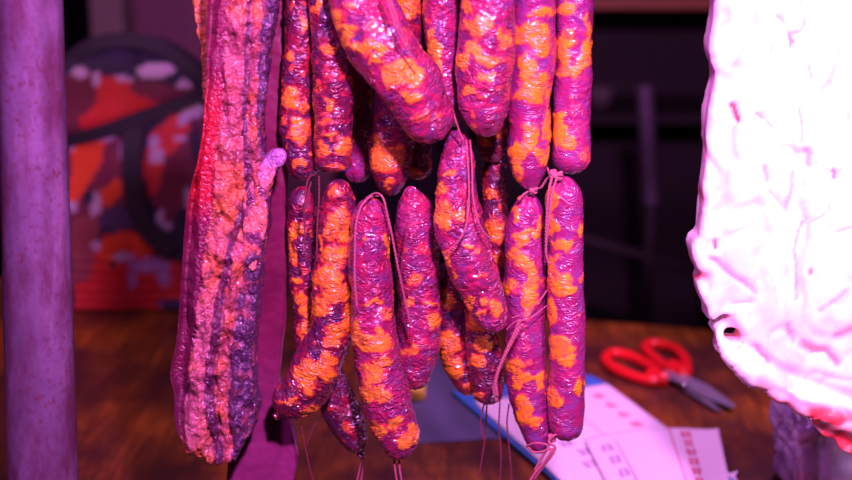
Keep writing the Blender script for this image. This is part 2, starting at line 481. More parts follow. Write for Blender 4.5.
# ================================================================== BACKPACK
def pt_poly(x, y, poly):
    ins = False; j = len(poly)-1
    for i in range(len(poly)):
        xi, yi = poly[i]; xj, yj = poly[j]
        if (yi > y) != (yj > y) and x < (xj-xi)*(y-yi)/(yj-yi)+xi: ins = not ins
        j = i
    return ins
YB = 1.775
NAVY = (.012, .010, .035); RED = (.50, .018, .018); WHT = (.42, .34, .50); MAR = (.13, .015, .045); ORG = (.62, .06, .012)
patches = [  # (kind, data, colour) painted later ones on top, camouflage print of the cloth
 ('p', [(60, 78), (75, 70), (105, 74), (215, 92), (215, 100), (150, 112), (75, 132), (60, 132)], MAR),
 ('p', [(100, 76), (128, 80), (130, 94), (168, 104), (140, 118), (80, 131), (78, 116), (98, 104)], RED),
 ('e', (155, 70, 20, 8), WHT), ('e', (185, 84, 7, 5), WHT), ('e', (97, 79, 5, 8), WHT), ('e', (79, 74, 8, 5), WHT), ('e', (124, 78, 9, 3), WHT),
 ('p', [(62, 142), (100, 130), (128, 140), (126, 200), (110, 225), (60, 230)], MAR),
 ('p', [(72, 148), (84, 138), (105, 146), (98, 168), (88, 185), (76, 205), (68, 200)], ORG),
 ('p', [(100, 190), (118, 176), (122, 190), (112, 204), (100, 204)], ORG),
 ('e', (101, 137, 14, 8), WHT), ('e', (73, 144, 4, 8), WHT), ('e', (124, 150, 4, 8), WHT), ('e', (95, 203, 7, 12), WHT), ('e', (72, 206, 5, 6), WHT), ('e', (88, 197, 5, 8), NAVY),
 ('p', [(70, 220), (100, 212), (98, 240), (92, 286), (70, 290)], (.22, .045, .055)),
 ('e', (118, 218, 18, 12), (.05, .03, .10)),
 ('p', [(96, 250), (104, 236), (125, 231), (148, 238), (156, 250), (152, 256), (180, 262), (182, 300), (150, 311), (74, 318), (74, 286), (90, 280)], RED),
 ('p', [(96, 250), (104, 238), (122, 233), (146, 240), (155, 250), (140, 254), (110, 270)], ORG),
 ('e', (124, 257, 12, 4), WHT), ('e', (113, 264, 5, 4), NAVY), ('e', (96, 247, 5, 5), WHT),
 ('e', (150, 266, 20, 9), (.38, .22, .45)), ('e', (132, 280, 5, 8), (.38, .22, .45)), ('e', (165, 276, 6, 9), (.38, .22, .45)), ('e', (148, 282, 8, 5), RED),
 ('e', (172, 303, 16, 4), (.06, .03, .12)),
 ('p', [(140, 170), (150, 135), (172, 112), (212, 96), (212, 222), (185, 238), (165, 220), (150, 200)], MAR),
 ('p', [(140, 172), (150, 136), (172, 116), (192, 116), (186, 140), (165, 160), (158, 190), (150, 195)], (.50, .03, .03)),
 ('e', (193, 108, 14, 9), WHT), ('e', (184, 120, 6, 6), WHT), ('e', (157, 157, 9, 8), WHT), ('e', (153, 144, 5, 8), WHT), ('e', (180, 140, 8, 3.5), WHT),
 ('e', (196, 145, 5, 22), NAVY), ('e', (160, 216, 4, 9), WHT), ('e', (169, 226, 7, 5), WHT), ('e', (188, 200, 4, 14), WHT), ('e', (182, 222, 10, 14), NAVY),
]
def camo(co, n=None):
    x, y = proj(co)
    x += 3.0*N(co, 28, 3); y += 3.0*N(co, 28, 9)
    c = NAVY
    for k, d, cc in patches:
        if k == 'p':
            if pt_poly(x, y, d): c = cc
        else:
            if ((x-d[0])/d[2])**2+((y-d[1])/d[3])**2 < 1: c = cc
    return c
ol = catm_closed([(40, 318), (30, 250), (34, 150), (52, 84), (66, 58), (95, 44), (130, 44), (165, 54), (192, 74), (212, 98), (224, 150), (226, 230), (216, 300), (205, 317), (150, 316), (90, 318)], 5)
me = slab(ol, YB+.01, .13, .005, 8)
def bagd(co, n):
    x, y = proj(co)
    cx = (x-130)/95; cy = (y-180)/140
    front = max(0, -n.y)
    d = front*(.030*max(0, 1-cx*cx)*max(0, 1-cy*cy)) + .006*N(co, 14, 2)
    # strap channels
    for (x0, y0, x1, y1, wd) in ((62, 140, 215, 92, 7), (134, 118, 138, 235, 9)):
        L = math.hypot(x1-x0, y1-y0); dd = abs((x-x0)*(y1-y0)-(y-y0)*(x1-x0))/L
        d -= front*.006*math.exp(-(dd/wd)**2)
    d += front*.0025*math.sin(y*.62)*smooth(240, 270, y)
    v = n*d
    return v
displace(me, bagd)
for v in me.vertices:
    if v.co.z < TZ+.002: v.co.z = TZ+.002
tint(me, camo)
M['smoothskin'] = col_mat('smooth_pork_skin', .42, .35, 60, .25, .18, .05, painted_sparkle=(.60, .12, .30))
M['camo'] = col_mat('camouflage_cloth', .75, 0, 500, .3, .12)
bag = thing('backpack', None, 'red, white and navy camouflage backpack with dark straps, on the table', 'backpack')
bag0 = obj('bag_body', me, M['camo'], bag)
M['strap'] = simple('navy_webbing', (.012, .011, .022), .7, col2=(.008, .008, .016), scale=300, bmp=.4)
def strap(pts, Ys, wid, name='strap', parent=bag, mat=None, th=.006):
    C, _ = resample([tuple(PV(x, y, Y)) for (x, y), Y in zip(pts, Ys)], 40)
    V, Fc = [], []
    for i, c in enumerate(C):
        c = Vector(c); T = Vector(C[min(i+1, 39)])-Vector(C[max(i-1, 0)]); T.normalize()
        Yv = Vector((0, 1, 0)); B = T.cross(Yv).normalized(); Nn = B.cross(T)
        for s, u in ((-1, -1), (1, -1), (1, 1), (-1, 1)):
            V.append(c + B*s*wid/2 + Nn*u*th/2)
    for i in range(39):
        for k in range(4): Fc.append((i*4+k, i*4+(k+1) % 4, (i+1)*4+(k+1) % 4, (i+1)*4+k))
    Fc += [(3, 2, 1, 0), (156, 157, 158, 159)]
    return obj(name, mesh(V, Fc), mat or M['strap'], parent, sm=False)
strap([(62, 142), (100, 132), (145, 116), (185, 102), (212, 90)], [YB, YB-.018, YB-.024, YB-.014, YB+.005], .018)
strap([(134, 118), (132, 150), (134, 190), (144, 226), (172, 252)], [YB-.020, YB-.026, YB-.026, YB-.024, YB-.020], .026)
strap([(66, 62), (95, 44), (128, 40), (165, 50), (196, 76), (210, 104)], [YB+.01, YB+.0, YB-.002, YB+.0, YB+.0, YB+.005], .020, 'carry_handle')

# ================================================================== PORK BELLY SLABS
M['skin'] = col_mat('smoked_pork', .34, 1.0, 330, 1.0, .45, .05, painted_sparkle=(.95, .60, .75))
def interp(tab, y):
    if y <= tab[0][0]: return tab[0][1:]
    for a, b in zip(tab, tab[1:]):
        if y <= b[0]:
            f = (y-a[0])/(b[0]-a[0]); return tuple(lerp(a[k], b[k], f) for k in range(1, len(a)))
    return tab[-1][1:]
ol = catm_closed([(216, -70), (207, 0), (206, 60), (203, 120), (197, 160), (187, 200), (183, 240), (179, 300), (175, 345), (169, 375), (173, 395), (174, 420), (180, 440), (194, 455), (215, 463),
    (234, 460), (240, 448), (250, 436), (256, 415), (253, 394), (252, 360), (256, 300), (261, 260), (266, 225), (267, 195), (263, 160), (260, 130), (262, 90), (268, 40), (276, 0), (282, -70)], 4)
YBk = .985
me = slab(ol, YBk, .034, .0013, 8)
stripes = [(-80, 232, 252, 257, 266), (0, 228, 248, 253, 262), (100, 222, 242, 247, 257), (200, 213, 243, 252, 261), (250, 205, 226, 233, 246), (300, 199, 214, 224, 238), (360, 190, 207, 216, 230), (400, 185, 205, 217, 228), (460, 178, 212, 222, 232)]
SK = (.20, .008, .06); FA = (.66, .15, .05); PK = (.42, .08, .12); ME = (.075, .018, .085); MR = (.16, .008, .05)
def bz(co):
    x, y = proj(co)
    x += 3.6*N(co, 34, 4) + 1.6*N(co, 120, 5)
    b = interp(stripes, y)
    return x, y, b
def belly_d(co, n):
    x, y, b = bz(co)
    front = max(0, -n.y)
    lam = 0
    if x > b[0]-1:
        for k in range(1, 4): lam -= .0034*math.exp(-((x-b[k])/1.5)**2)
        q = Vector((co.x*75, co.y*75, co.z*38))
        lam += .0060*noise.fractal(q, .60, 2.1, 6) - .0022*math.exp(-abs(noise.noise(Vector((co.x*150, co.y*60, co.z*16))))*9)
        lam += .0030*smooth(b[0]-1, b[0]+3, x) - .0010
        lam += .005*math.exp(-((x-233)/3.2)**2)*smooth(245, 260, y)*(1-smooth(350, 365, y))
    else:
        lam = .0012*N(co, 40, 6) + .0004*N(co, 300, 2)
    lam += .006*math.exp(-((y-425)/22)**2)*math.exp(-((x-192)/14)**2)
    lam -= .004*math.exp(-((y-398)/5)**2)*math.exp(-((x-192)/12)**2)
    return n*(lam*(.35+.65*front)) + Vector((0, .020*(1-smooth(0, .5, (x-interp([(0, 207), (200, 187), (460, 175)], y)[0])/28))*front, 0))
displace(me, belly_d)
def belly_c(co, n=None):
    x, y, b = bz(co)
    k = .5+.5*N(co, 90, 11); k2 = .5+.5*N(co, 30, 12)
    if x < b[0]: c = mixc(mixc(SK, (.46, .006, .03), smooth(60, 120, y)*(1-smooth(190, 230, y))), ME, .5*smooth(200, 300, y)*k2)
    elif x < b[1]: c = mixc(FA, PK, smooth(.3, .7, k2)); c = mixc(c, MR, .75*smooth(.48, .72, k)); c = mixc(c, (.50, .15, .22), smooth(200, 280, y)*.6*smooth(.3, .6, k2))
    elif x < b[2]: c = mixc(ME, MR, k)
    elif x < b[3]: c = mixc(PK, FA, smooth(.4, .7, k)); c = mixc(c, MR, .7*smooth(.42, .7, k2))
    else: c = mixc(ME, PK, .8*smooth(.52, .75, k))
    return c
tint(me, belly_c)
tint(me, lambda co, n: ((1.0 if bz(co)[0] > bz(co)[2][0] else .12),)*3, 'painted_sparkle')
pb = thing('pork_belly', None, 'thick smoked pork belly strip with rough layered fat, hanging nearest the pole', 'pork', 'smoked pork hanging left of the sausages')
obj('slab', me, M['skin'], pb)
# torn tip
ol = catm_closed([(281, 151), (285, 157), (278, 171), (270, 185), (266, 203), (266, 228), (261, 255), (252, 272), (245, 250), (242, 222), (244, 198), (250, 180), (260, 164), (270, 154)], 5)
me = slab(ol, YBk-.003, .014, .0013, 4)
displace(me, lambda co, n: n*(.0024*noise.fractal(Vector((co.x*75, co.y*75, co.z*50)), .6, 2.1, 5)))
tint(me, lambda co, n: mixc((.40, .16, .42), mixc((.78, .20, .16), (.20, .03, .12), smooth(.45, .7, .5+.5*N(co, 110, 3))), smooth(160, 192, proj(co)[1]+14*N(co, 110, 4))))
tint(me, lambda co, n: (1, 1, 1), 'painted_sparkle')
obj('torn_flap', me, M['skin'], pb)

# thin strip behind, upper left
ol = catm_closed([(190, -60), (193, 0), (198, 40), (202, 80), (205, 112), (209, 116), (212, 80), (214, 40), (212, 0), (212, -60)], 4)
me = slab(ol, YBk+.037, .010, .0014, 5)
displace(me, lambda co, n: n*(.0018*N(co, 200, 1)+.0015*N(co, 70, 2)))
tint(me, lambda co, n: mixc((.40, .10, .05), (.75, .24, .08), smooth(-.2, .4, N(co, 120, 8))))
tint(me, lambda co, n: (.35, .35, .35), 'painted_sparkle')
ps = tag(obj('dried_pork_strip', me, M['skin']), 'narrow brown-orange dried strip behind the upper left of the layered pork belly', 'pork', 'smoked pork hanging left of the sausages')

# smooth dark slab behind
ol = catm_closed([(238, -70), (240, 0), (236, 200), (232, 400), (228, 500), (268, 506), (290, 492), (297, 455), (288, 415), (279, 385), (282, 350), (286, 300), (287, 250), (285, 200), (286, 130), (286, 60), (288, 0), (288, -70)], 4)
me = slab(ol, YBk+.045, .020, .0022, 8)
for v in me.vertices: v.co.y += .0
displace(me, lambda co, n: n*(.0016*N(co, 35, 1)+.0005*N(co, 200, 2)))
tint(me, lambda co, n: mixc(mixc((.13, .006, .045), (.18, .012, .07), .5+.5*N(co, 30, 8)), (.24, .03, .14), smooth(330, 440, proj(co)[1]+25*N(co, 25, 3))))
tint(me, lambda co, n: ((.45 if N(co, 40, 5) > .1 else .1),)*3, 'painted_sparkle')
sl = tag(obj('pork_slab', me, M['smoothskin']), 'smooth dark maroon pork slab hanging between layered belly and sausages', 'pork', 'smoked pork hanging left of the sausages')

# ================================================================== WHITE FAT SHEET
ol = [(709, -80), (710, 0), (708, 25), (704, 45), (706, 62), (710, 78), (707, 95), (703, 115), (700, 140), (700, 165), (697, 190), (697, 215), (694, 236), (688, 242), (687, 256), (692, 270), (696, 275), (690, 282), (694, 296), (699, 308), (700, 318),
      (705, 322), (711, 316), (717, 314), (722, 315), (718, 323), (706, 331), (712, 343), (718, 354), (727, 362), (735, 374), (748, 382), (758, 386), (766, 398), (782, 408), (797, 412), (808, 412), (813, 424), (822, 436), (834, 440), (845, 451), (862, 458), (890, 462), (930, 452), (955, 420), (962, 300), (960, 100), (958, -80)]
hole = [(724, 333), (730, 328), (739, 328), (745, 334), (740, 342), (730, 344), (723, 340)]
YF = .955
ol = [((x+7 if x < 745 and y < 300 else x+9 if x < 812 else x), y) for x, y in ol]
me = slab(catm_closed(ol, 3), YF, .024, .0018, 4, holes=[hole])
veins = [([(801, 0), (805, 17), (802, 29), (789, 33), (777, 15)], 1.6, .55), ([(807, 32), (827, 23)], 1.6, .45), ([(790, 35), (791, 45)], 1.6, .9), ([(732, 106), (737, 120)], 2.0, 1.3),
 ([(735, 126), (733, 150), (737, 160)], 3, .4), ([(769, 44), (770, 54)], 1, .6), ([(810, 66), (812, 78)], 1.6, .6), ([(756, 112), (764, 120), (773, 130)], 1.3, .7), ([(803, 98), (801, 115), (803, 140)], 1.0, .55),
 ([(844, 96), (850, 125)], 1.4, .4), ([(764, 166), (767, 181)], 1.8, .6), ([(793, 171), (790, 195), (785, 210), (776, 200), (770, 190)], 1.4, .45), ([(806, 152), (810, 166)], 3, .6), ([(833, 170), (834, 178)], 2, .9), ([(812, 160), (833, 174), (850, 165)], 1.2, .35),
 ([(780, 143), (799, 151), (806, 150)], 2.0, .4), ([(700, 190), (705, 205)], 2, .4), ([(714, 240), (715, 247)], 1.6, 1.1), ([(712, 258), (720, 266), (738, 278), (755, 292)], 1.8, .6), ([(696, 276), (704, 277)], 3.2, .7), ([(802, 222), (795, 242), (796, 300)], .9, .55),
 ([(811, 270), (811, 275)], 1.3, 1.0), ([(811, 221), (822, 217), (830, 208)], 1.2, .4), ([(836, 231), (850, 228)], 1.4, .4), ([(733, 303), (751, 302)], 2.2, .5), ([(788, 325), (793, 340)], 2.4, .5), ([(802, 345), (812, 350), (828, 352), (836, 362)], 3.0, .7), ([(756, 346), (768, 361)], 1.8, .7), ([(838, 336), (852, 330)], 3.0, .5),
 ([(728, 320), (738, 330), (740, 345)], 3.5, .45), ([(722, 25), (730, 20), (727, 10)], 3, .35), ([(770, 400), (790, 405)], 4, .5), ([(760, 380), (800, 402), (840, 412), (880, 420)], 3, .5), ([(812, 371), (850, 380)], 1.5, .35), ([(820, 310), (846, 290)], 1.4, .3)]
def seg_d(x, y, pl):
    best = 1e9
    for (x0, y0), (x1, y1) in zip(pl, pl[1:]):
        dx, dy = x1-x0, y1-y0; t = max(0, min(1, ((x-x0)*dx+(y-y0)*dy)/(dx*dx+dy*dy+1e-9)))
        best = min(best, (x-x0-t*dx)**2+(y-y0-t*dy)**2)
    return math.sqrt(best)
def vein(co):
    x, y = proj(co)
    x += 2.5*N(co, 120, 3)+1.2*N(co, 350, 4); y += 2.5*N(co, 120, 5)
    s = 0
    for pl, wd, k in veins:
        if min(p[0] for p in pl)-12 < x < max(p[0] for p in pl)+12 and min(p[1] for p in pl)-12 < y < max(p[1] for p in pl)+12:
            s = max(s, 1.35*k*math.exp(-(seg_d(x, y, pl)/(wd*1.35))**2))
    return s
def fold(co):
    w1 = Vector((co.x+.02*N(co, 22, 1), co.y, co.z+.03*N(co, 18, 2)))
    r = abs(noise.noise(Vector((w1.x*24, w1.y*14, w1.z*8))))          # creases at zero
    r2 = abs(noise.noise(Vector((w1.x*60+5, w1.y*40, w1.z*26+3))))
    return r, r2
def fat_d(co, n):
    x, y = proj(co)
    r, r2 = fold(co)
    d = .004 + .005*N(co, 16, 8) - .0045*math.exp(-r*16) - .0022*math.exp(-r2*12) + .0011*N(co, 110, 4)
    v = vein(co)
    d -= .004*min(1, v)
    # thick rim rolling along the lower edge
    rim = seg_d(x, y, [(718, 350), (745, 372), (775, 392), (810, 405), (860, 425)])
    d += .008*math.exp(-(rim/11)**2)
    d -= .006*math.exp(-((rim-20)/7)**2)
    edge = smooth(0, .8, abs(n.y))
    d *= .35+.65*edge
    return n*d
displace(me, fat_d); relax(me, 4)
def fat_c(co, n=None):
    x, y = proj(co)
    r, r2 = fold(co)
    c = mixc((.93, .80, .86), (.96, .90, .92), smooth(0, .25, r))
    c = mixc(c, (.92, .38, .46), .60*(1-smooth(0, .10, r))*smooth(-.1, .3, N(co, 25, 7)))
    c = mixc(c, (.92, .45, .52), .40*(1-smooth(0, .07, r2)))
    c = mixc(c, (.93, .50, .56), .55*smooth(230, 320, y)*smooth(.0, .30, N(co, 30, 17)))
    v = vein(co)
    c = mixc(c, (.88, .18, .22), min(1, v)); c = mixc(c, (.5, .005, .02), smooth(1.15, 1.6, v))
    lo = smooth(-6, 8, (y-401)-(x-805)*.28+6*N(co, 60, 3))*smooth(800, 812, x)
    c = mixc(c, mixc((.92, .07, .10), (.95, .50, .50), smooth(.05, .35, N(co, 75, 9))), lo)
    lp = smooth(-8, 4, y-(385+(x-765)*.6))*smooth(752, 768, x)*(1-lo)
    c = mixc(c, (.95, .45, .55), .65*lp)
    # lilac tint down the left border
    c = mixc(c, (.80, .55, .80), .55*(1-smooth(8, 26, x-interp([(0, 709), (110, 703), (200, 697)], y)[0]))*(1-smooth(90, 210, y)))
    return c
tint(me, fat_c)
M['fat'] = col_mat('raw_white_fat', .30, .5, 70, .2, .05, .25, (1.0, .35, .45))
fs = thing('pork_fat_sheet', None, 'large folded sheet of white raw pork fat hanging at the right', 'pork fat')
obj('fat_body', me, M['fat'], fs)

# ================================================================== SAUSAGES
random.seed(3)
SEED = [0]
tops = []
def sausage(mat, pts, dY, spots, label, group, fat=.0, nose=(1.0, 1.0), tip=(False, False), lump=1.0, wr=1.0):
    """pts: (px, py, r_px) down the axis; dY depth behind the main hanging plane"""
    SEED[0] += 1; sd = SEED[0]*1.7
    Y0 = 1.0 + dY
    P = []
    for p in pts:
        yy = Y0 + (p[3] if len(p) > 3 else 0)
        c = PV(p[0], p[1], yy)
        rr = p[2]*(1.22 if p is pts[-1] and p[2] < 18 else 1.0)
        P.append((c.x, c.y, c.z, rr*depth(c)/F))
    C0, L = resample(P, 30)
    nr = max(60, int(L/.00125)); seg = 84
    C, L = resample(P, nr)
    V, UV = [], []
    rmax = max(c[3] for c in C)
    T = (Vector(C[1][:3])-Vector(C[0][:3])).normalized()
    A = Vector((0, 1, 0)); A = (A-T*A.dot(T)).normalized()
    fatv = []
    for i, c in enumerate(C):
        cc = Vector(c[:3]); r = c[3]
        T = (Vector(C[min(i+1, nr-1)][:3])-Vector(C[max(i-1, 0)][:3])).normalized()
        A = (A-T*A.dot(T)).normalized(); B = T.cross(A)
        s = L*i/(nr-1)
        cap = 1.0
        e0, e1 = r*1.05*nose[0], r*1.05*nose[1]
        if s < e0: cap = math.sqrt(max(0, 1-(1-s/e0)**2))
        if L-s < e1: cap = min(cap, math.sqrt(max(0, 1-(1-(L-s)/e1)**2)))
        cap = max(cap, .04)
        pin = smooth(0, .012, min(s, L-s))           # pleats at the tied ends
        for k in range(seg):
            a = 2*PI*k/seg
            D = A*math.cos(a)+B*math.sin(a)
            p = cc + D*r*cap
            lo = N(p, 32, sd)*.0026*lump + N(p, 80, sd+1)*.0011*lump
            # fat pieces seen through the casing
            front = -D.y
            x, y = proj(p)
            wx = x + 6.5*N(p, 85, sd+2) + 3.5*N(p, 230, sd+3); wy = y + 6.5*N(p, 85, sd+4) + 3.5*N(p, 230, sd+5)
            f = 0
            if front > -.15:
                for sp in spots:
                    q = math.hypot((wx-sp[0])/sp[2], (wy-sp[1])/sp[3])
                    if q < 1.8: f = max(f, (1-smooth(.50, 1.75, q))*(sp[4] if len(sp) > 4 else 1))
            pr = smooth(.12, .34, N(p, 62, sd+6)+.35*N(p, 150, sd+7) + fat)
            f = max(f, pr*(1.0 if front < -.15 or not spots else .65*smooth(.25, .0, front)+.0))
            if spots and front >= -.15:
                f = max(f, .5*smooth(.22, .45, N(p, 120, sd+8)+fat))
            # transverse creases of the dried casing
            wv = noise.noise(Vector((s*120 + 1.6*N(p, 70, sd), a*.8+sd, sd*3)))
            wv2 = noise.noise(Vector((s*430, a*2.2 + 1.5*N(p, 200, sd), sd*2+9)))
            am = .55+.6*N(p, 45, sd+9)
            cr = -.0017*math.exp(-abs(wv)*13)*max(0, am) - .0008*math.exp(-abs(wv2)*9)*max(0, .3+am)
            pl = (1-pin)*.0010*math.sin(a*7+sd)*cap
            d = (lo + f*.0010 + cr*wr)*min(1, cap*1.3) + pl
            V.append(p + D*d); UV.append((s, a*r)); fatv.append(f)
    Fc = []
    for i in range(nr-1):
        for k in range(seg):
            Fc.append((i*seg+k, i*seg+(k+1) % seg, (i+1)*seg+(k+1) % seg, (i+1)*seg+k))
    n0 = len(V)
    V.append(Vector(C[0][:3])); V.append(Vector(C[-1][:3])); fatv += [0, 0]; UV += [(0, 0), (L, 0)]
    for k in range(seg):
        Fc.append((n0, (k+1) % seg, k)); Fc.append((n0+1, (nr-1)*seg+k, (nr-1)*seg+(k+1) % seg))
    me = mesh(V, Fc)
    at = me.attributes.new('fat', 'FLOAT', 'POINT'); at.data.foreach_set('value', fatv)
    uvl = me.uv_layers.new(name='UVMap')
    buf = []
    for li in me.loops: buf += [UV[li.vertex_index][0], UV[li.vertex_index][1]]
    uvl.data.foreach_set('uv', buf)
    bm = bmesh.new(); bm.from_mesh(me); bmesh.ops.recalc_face_normals(bm, faces=bm.faces); bm.to_mesh(me); bm.free()
    t = thing('cured_sausage', None, label, 'sausage', group)
    body = obj('casing', me, M[mat], t)
    # gathered casing tails
    for w_, (on, idx, sg) in enumerate(((tip[0], 0, -1), (tip[1], -1, 1))):
        if not on: continue
        e = Vector(C[idx][:3]); d = (e-Vector(C[3 if idx == 0 else -4][:3])).normalized()
        vv, ff = tube([e-d*.003, e-d*.0005, e+d*.002, e+d*.0045], .0026, n=14, seg=20,
                      rfun=lambda q: .75+.55*abs(math.cos(q*4.2)), wob=.22)
        obj('casing_end', mesh(vv, ff), M[mat], t)
    return t
def string(parent, paths, rad=.0011, mat='string', name='tie_string', dY=0):
    rad *= .72
    """paths: lists of (px, py, Y); twisted two-ply look"""
    for pl in paths:
        parts = []
        C, L = resample([tuple(PV(x, y, Y)) for x, y, Y in pl], max(24, len(pl)*14))
        C = [Vector(c) for c in C]
        for ph in (0, PI):
            q = []
            for i, c in enumerate(C):
                a = i*1.15+ph
                q.append(c + Vector((math.cos(a), math.sin(a), 0))*rad*.55)
            # straight polyline tube
            V, Fc = [], []
            n = len(q); sg = 6
            for i, c in enumerate(q):
                T = (q[min(i+1, n-1)]-q[max(i-1, 0)]).normalized(); A = T.orthogonal().normalized() if i == 0 else (A-T*A.dot(T)).normalized(); B = T.cross(A)
                for k in range(sg):
                    V.append(c+(A*math.cos(2*PI*k/sg)+B*math.sin(2*PI*k/sg))*rad*.72)
            for i in range(n-1):
                for k in range(sg): Fc.append((i*sg+k, i*sg+(k+1) % sg, (i+1)*sg+(k+1) % sg, (i+1)*sg+k))
            Fc.append(tuple(reversed(range(sg)))); Fc.append(tuple((n-1)*sg+k for k in range(sg)))
            parts.append((V, Fc))
        obj(name, join(parts), M[mat], parent)
def knot(parent, px, py, Y, r=.004, mat='string', name='knot', sx=1.0, sz=1.0):
    parts = []
    c = PV(px, py, Y)
    for k in range(4):
        pts = []
        ax = Vector((math.sin(k*1.3), .3*math.cos(k*2.1), math.cos(k*1.3))).normalized()
        u = ax.orthogonal().normalized(); v = ax.cross(u)
        for i in range(9):
            a = 2*PI*i/9
            pts.append(c + Vector(((u*math.cos(a)+v*math.sin(a)).x*sx, (u*math.cos(a)+v*math.sin(a)).y, (u*math.cos(a)+v*math.sin(a)).z*sz))*r*(.7+.15*k/3))
        parts.append(loop_tube(pts, r*.36, 8, 1.0, 36))
    return obj(name, join(parts), M[mat], parent)
def to_rail(t, px, dY, py=-60):
    c = PV(px, py, 1.0+dY)
    vs = []
    yo = RY-.0105 if dY < .005 else RY+.0105
    for s in (-1, 1):
        vs.append(tube([c, Vector((c.x+.002*s, lerp(c.y, yo, .6), lerp(c.z, RZ, .6))), Vector((c.x+.002*s, yo, RZ)), Vector((c.x, RY, RZ+.0105)), Vector((c.x-.002*s, 2*RY-yo, RZ)), Vector((c.x, RY, RZ-.0108))], .0011, n=30, seg=6))
    obj('hanging_loop', join(vs), M['string'], t)

UP = 'sausages of the upper tier'; LO = 'sausages of the lower tier'
# ---- upper tier
t = sausage('gloss', [(302, -60, 14), (301, -20, 16), (300, 20, 16), (299, 60, 16), (297, 100, 17), (299, 140, 17), (305, 180, 15)], .018,
 [(303, 23, 5, 8), (290, 55, 5, 5), (290, 99, 10, 10), (301, 132, 10, 12), (299, 162, 6, 4), (306, 108, 5, 5)],
 'dark glossy sausage at far left of the upper row, beside the maroon pork slab', UP, -.08); to_rail(t, 302, .018)
string(t, [[(311, 182, 1.0), (309, 190, .995), (305, 210, .985), (305, 240, .985), (306, 262, .986)], [(319, 176, 1.0), (319, 200, .992), (317, 230, .99), (317, 262, .99)], [(316, 174, 1.0), (309, 178, .99), (306, 190, .985), (304, 215, .983)]], .0009, 'string_dark')
t = sausage('gloss', [(322, -60, 15), (324, -20, 16), (327, 10, 18), (331, 50, 20), (333, 90, 20), (334, 130, 20), (332, 173, 18)], 0.0,
 [(317, 6, 4, 6), (330, 50, 6, 4), (324, 105, 4, 6), (345, 147, 8, 6), (330, 136, 8, 3, .8), (322, 150, 5, 6), (328, 121, 8, 4, .6), (336, 169, 10, 3, .6)],
 'dark red wrinkled glossy sausage left of the large diagonal one', UP, -.16, nose=(1, .7), wr=1.6); to_rail(t, 322, 0)
t = sausage('matte', [(360, -60, 12), (360, 0, 14), (359, 60, 15), (357, 120, 15), (357, 183, 12)], .062, [],
 'deep shadowed sausage hanging behind, between the dark wrinkled one and the tapered one', UP, -.2); to_rail(t, 360, .062)
t = sausage('pink', [(345, -60, 18, .015), (352, -28, 27, .005), (363, 8, 32, 0), (379, 42, 32, -.004), (397, 68, 31, -.004), (416, 94, 31, 0), (437, 139, 22, .01)], -.030,
 [(406, 73, 14, 14), (372, 49, 14, 5), (389, 77, 5, 11), (363, 48, 11, 6), (347, 40, 5, 9), (336, 17, 8, 7, .8), (345, 27, 8, 4), (376, 60, 8, 3), (372, 27, 8, 6, .5), (408, 98, 10, 6), (420, 117, 10, 6, .55), (443, 112, 4, 6, .5), (350, 5, 8, 4, .6)],
 'fat pink-orange sausage lying diagonally across the front of the upper row', UP, -.1, lump=1.3, nose=(1, .8)); to_rail(t, 345, -.015)
string(t, [[(384, -12, .93), (390, 8, .925), (397, 28, .925), (407, 48, .93), (418, 66, .935)], [(387, -12, .93), (394, 10, .926), (401, 30, .928), (411, 50, .935)]], .0010)
t = sausage('gloss', [(409, -60, 12), (408, -20, 15), (406, 15, 18), (402, 60, 21), (396, 110, 23), (392, 150, 22), (391, 196, 13)], .030,
 [(405, 8, 14, 10), (385, 160, 12, 12, .8), (378, 145, 5, 10, .8), (400, 155, 6, 10, .7), (390, 183, 6, 4, .7)],
 'tapered reddish sausage hanging behind the diagonal one, end just above a thread loop', UP, -.15, nose=(1, 1.4)); to_rail(t, 409, .03)
t = sausage('gloss', [(424, -60, 10), (424, 20, 12), (422, 80, 13), (420, 130, 13), (417, 180, 11)], .062,
 [(414, 172, 8, 5, .8)], 'small reddish sausage end peeking out below the diagonal sausage', UP, -.1); to_rail(t, 424, .062)
t = sausage('pink', [(441, -60, 13), (442, -20, 17), (442, 25, 18), (444, 60, 18), (448, 95, 18), (450, 128, 12)], .014,
 [(433, 50, 5, 18), (437, 70, 4, 8), (428, 20, 3, 5, .5)], 'purple sausage squeezed between the diagonal and the broad pink sausage', UP, -.25); to_rail(t, 441, 0)
t = sausage('pink', [(487, -60, 20), (486, -25, 26), (486, 10, 28), (486, 45, 28), (485, 80, 28), (484, 108, 25), (488, 137, 16)], -.016,
 [(464, 6, 8, 6), (478, 25, 14, 8), (474, 50, 10, 6), (489, 60, 14, 6), (485, 77, 10, 4, .8), (468, 90, 5, 5), (503, 40, 5, 10, .8), (463, 60, 4, 10), (475, 127, 6, 4, .6), (467, 92, 8, 4)],
 'broad pink sausage at top centre with a blunt pointed tip', UP, -.15, nose=(1, 1.1), lump=1.4); to_rail(t, 487, -.01)
string(t, [[(452, 108, .985), (455, 118, .975), (459, 130, .975), (463, 140, .975)]], .0009)
t = sausage('gloss', [(497, -60, 10), (497, 20, 12), (494, 80, 14), (492, 120, 15), (493, 163, 12)], .055,
 [(498, 130, 6, 8, .8), (485, 140, 5, 5, .7)], 'dark red sausage stub showing below the broad pink sausage', UP, -.1); to_rail(t, 497, .055)
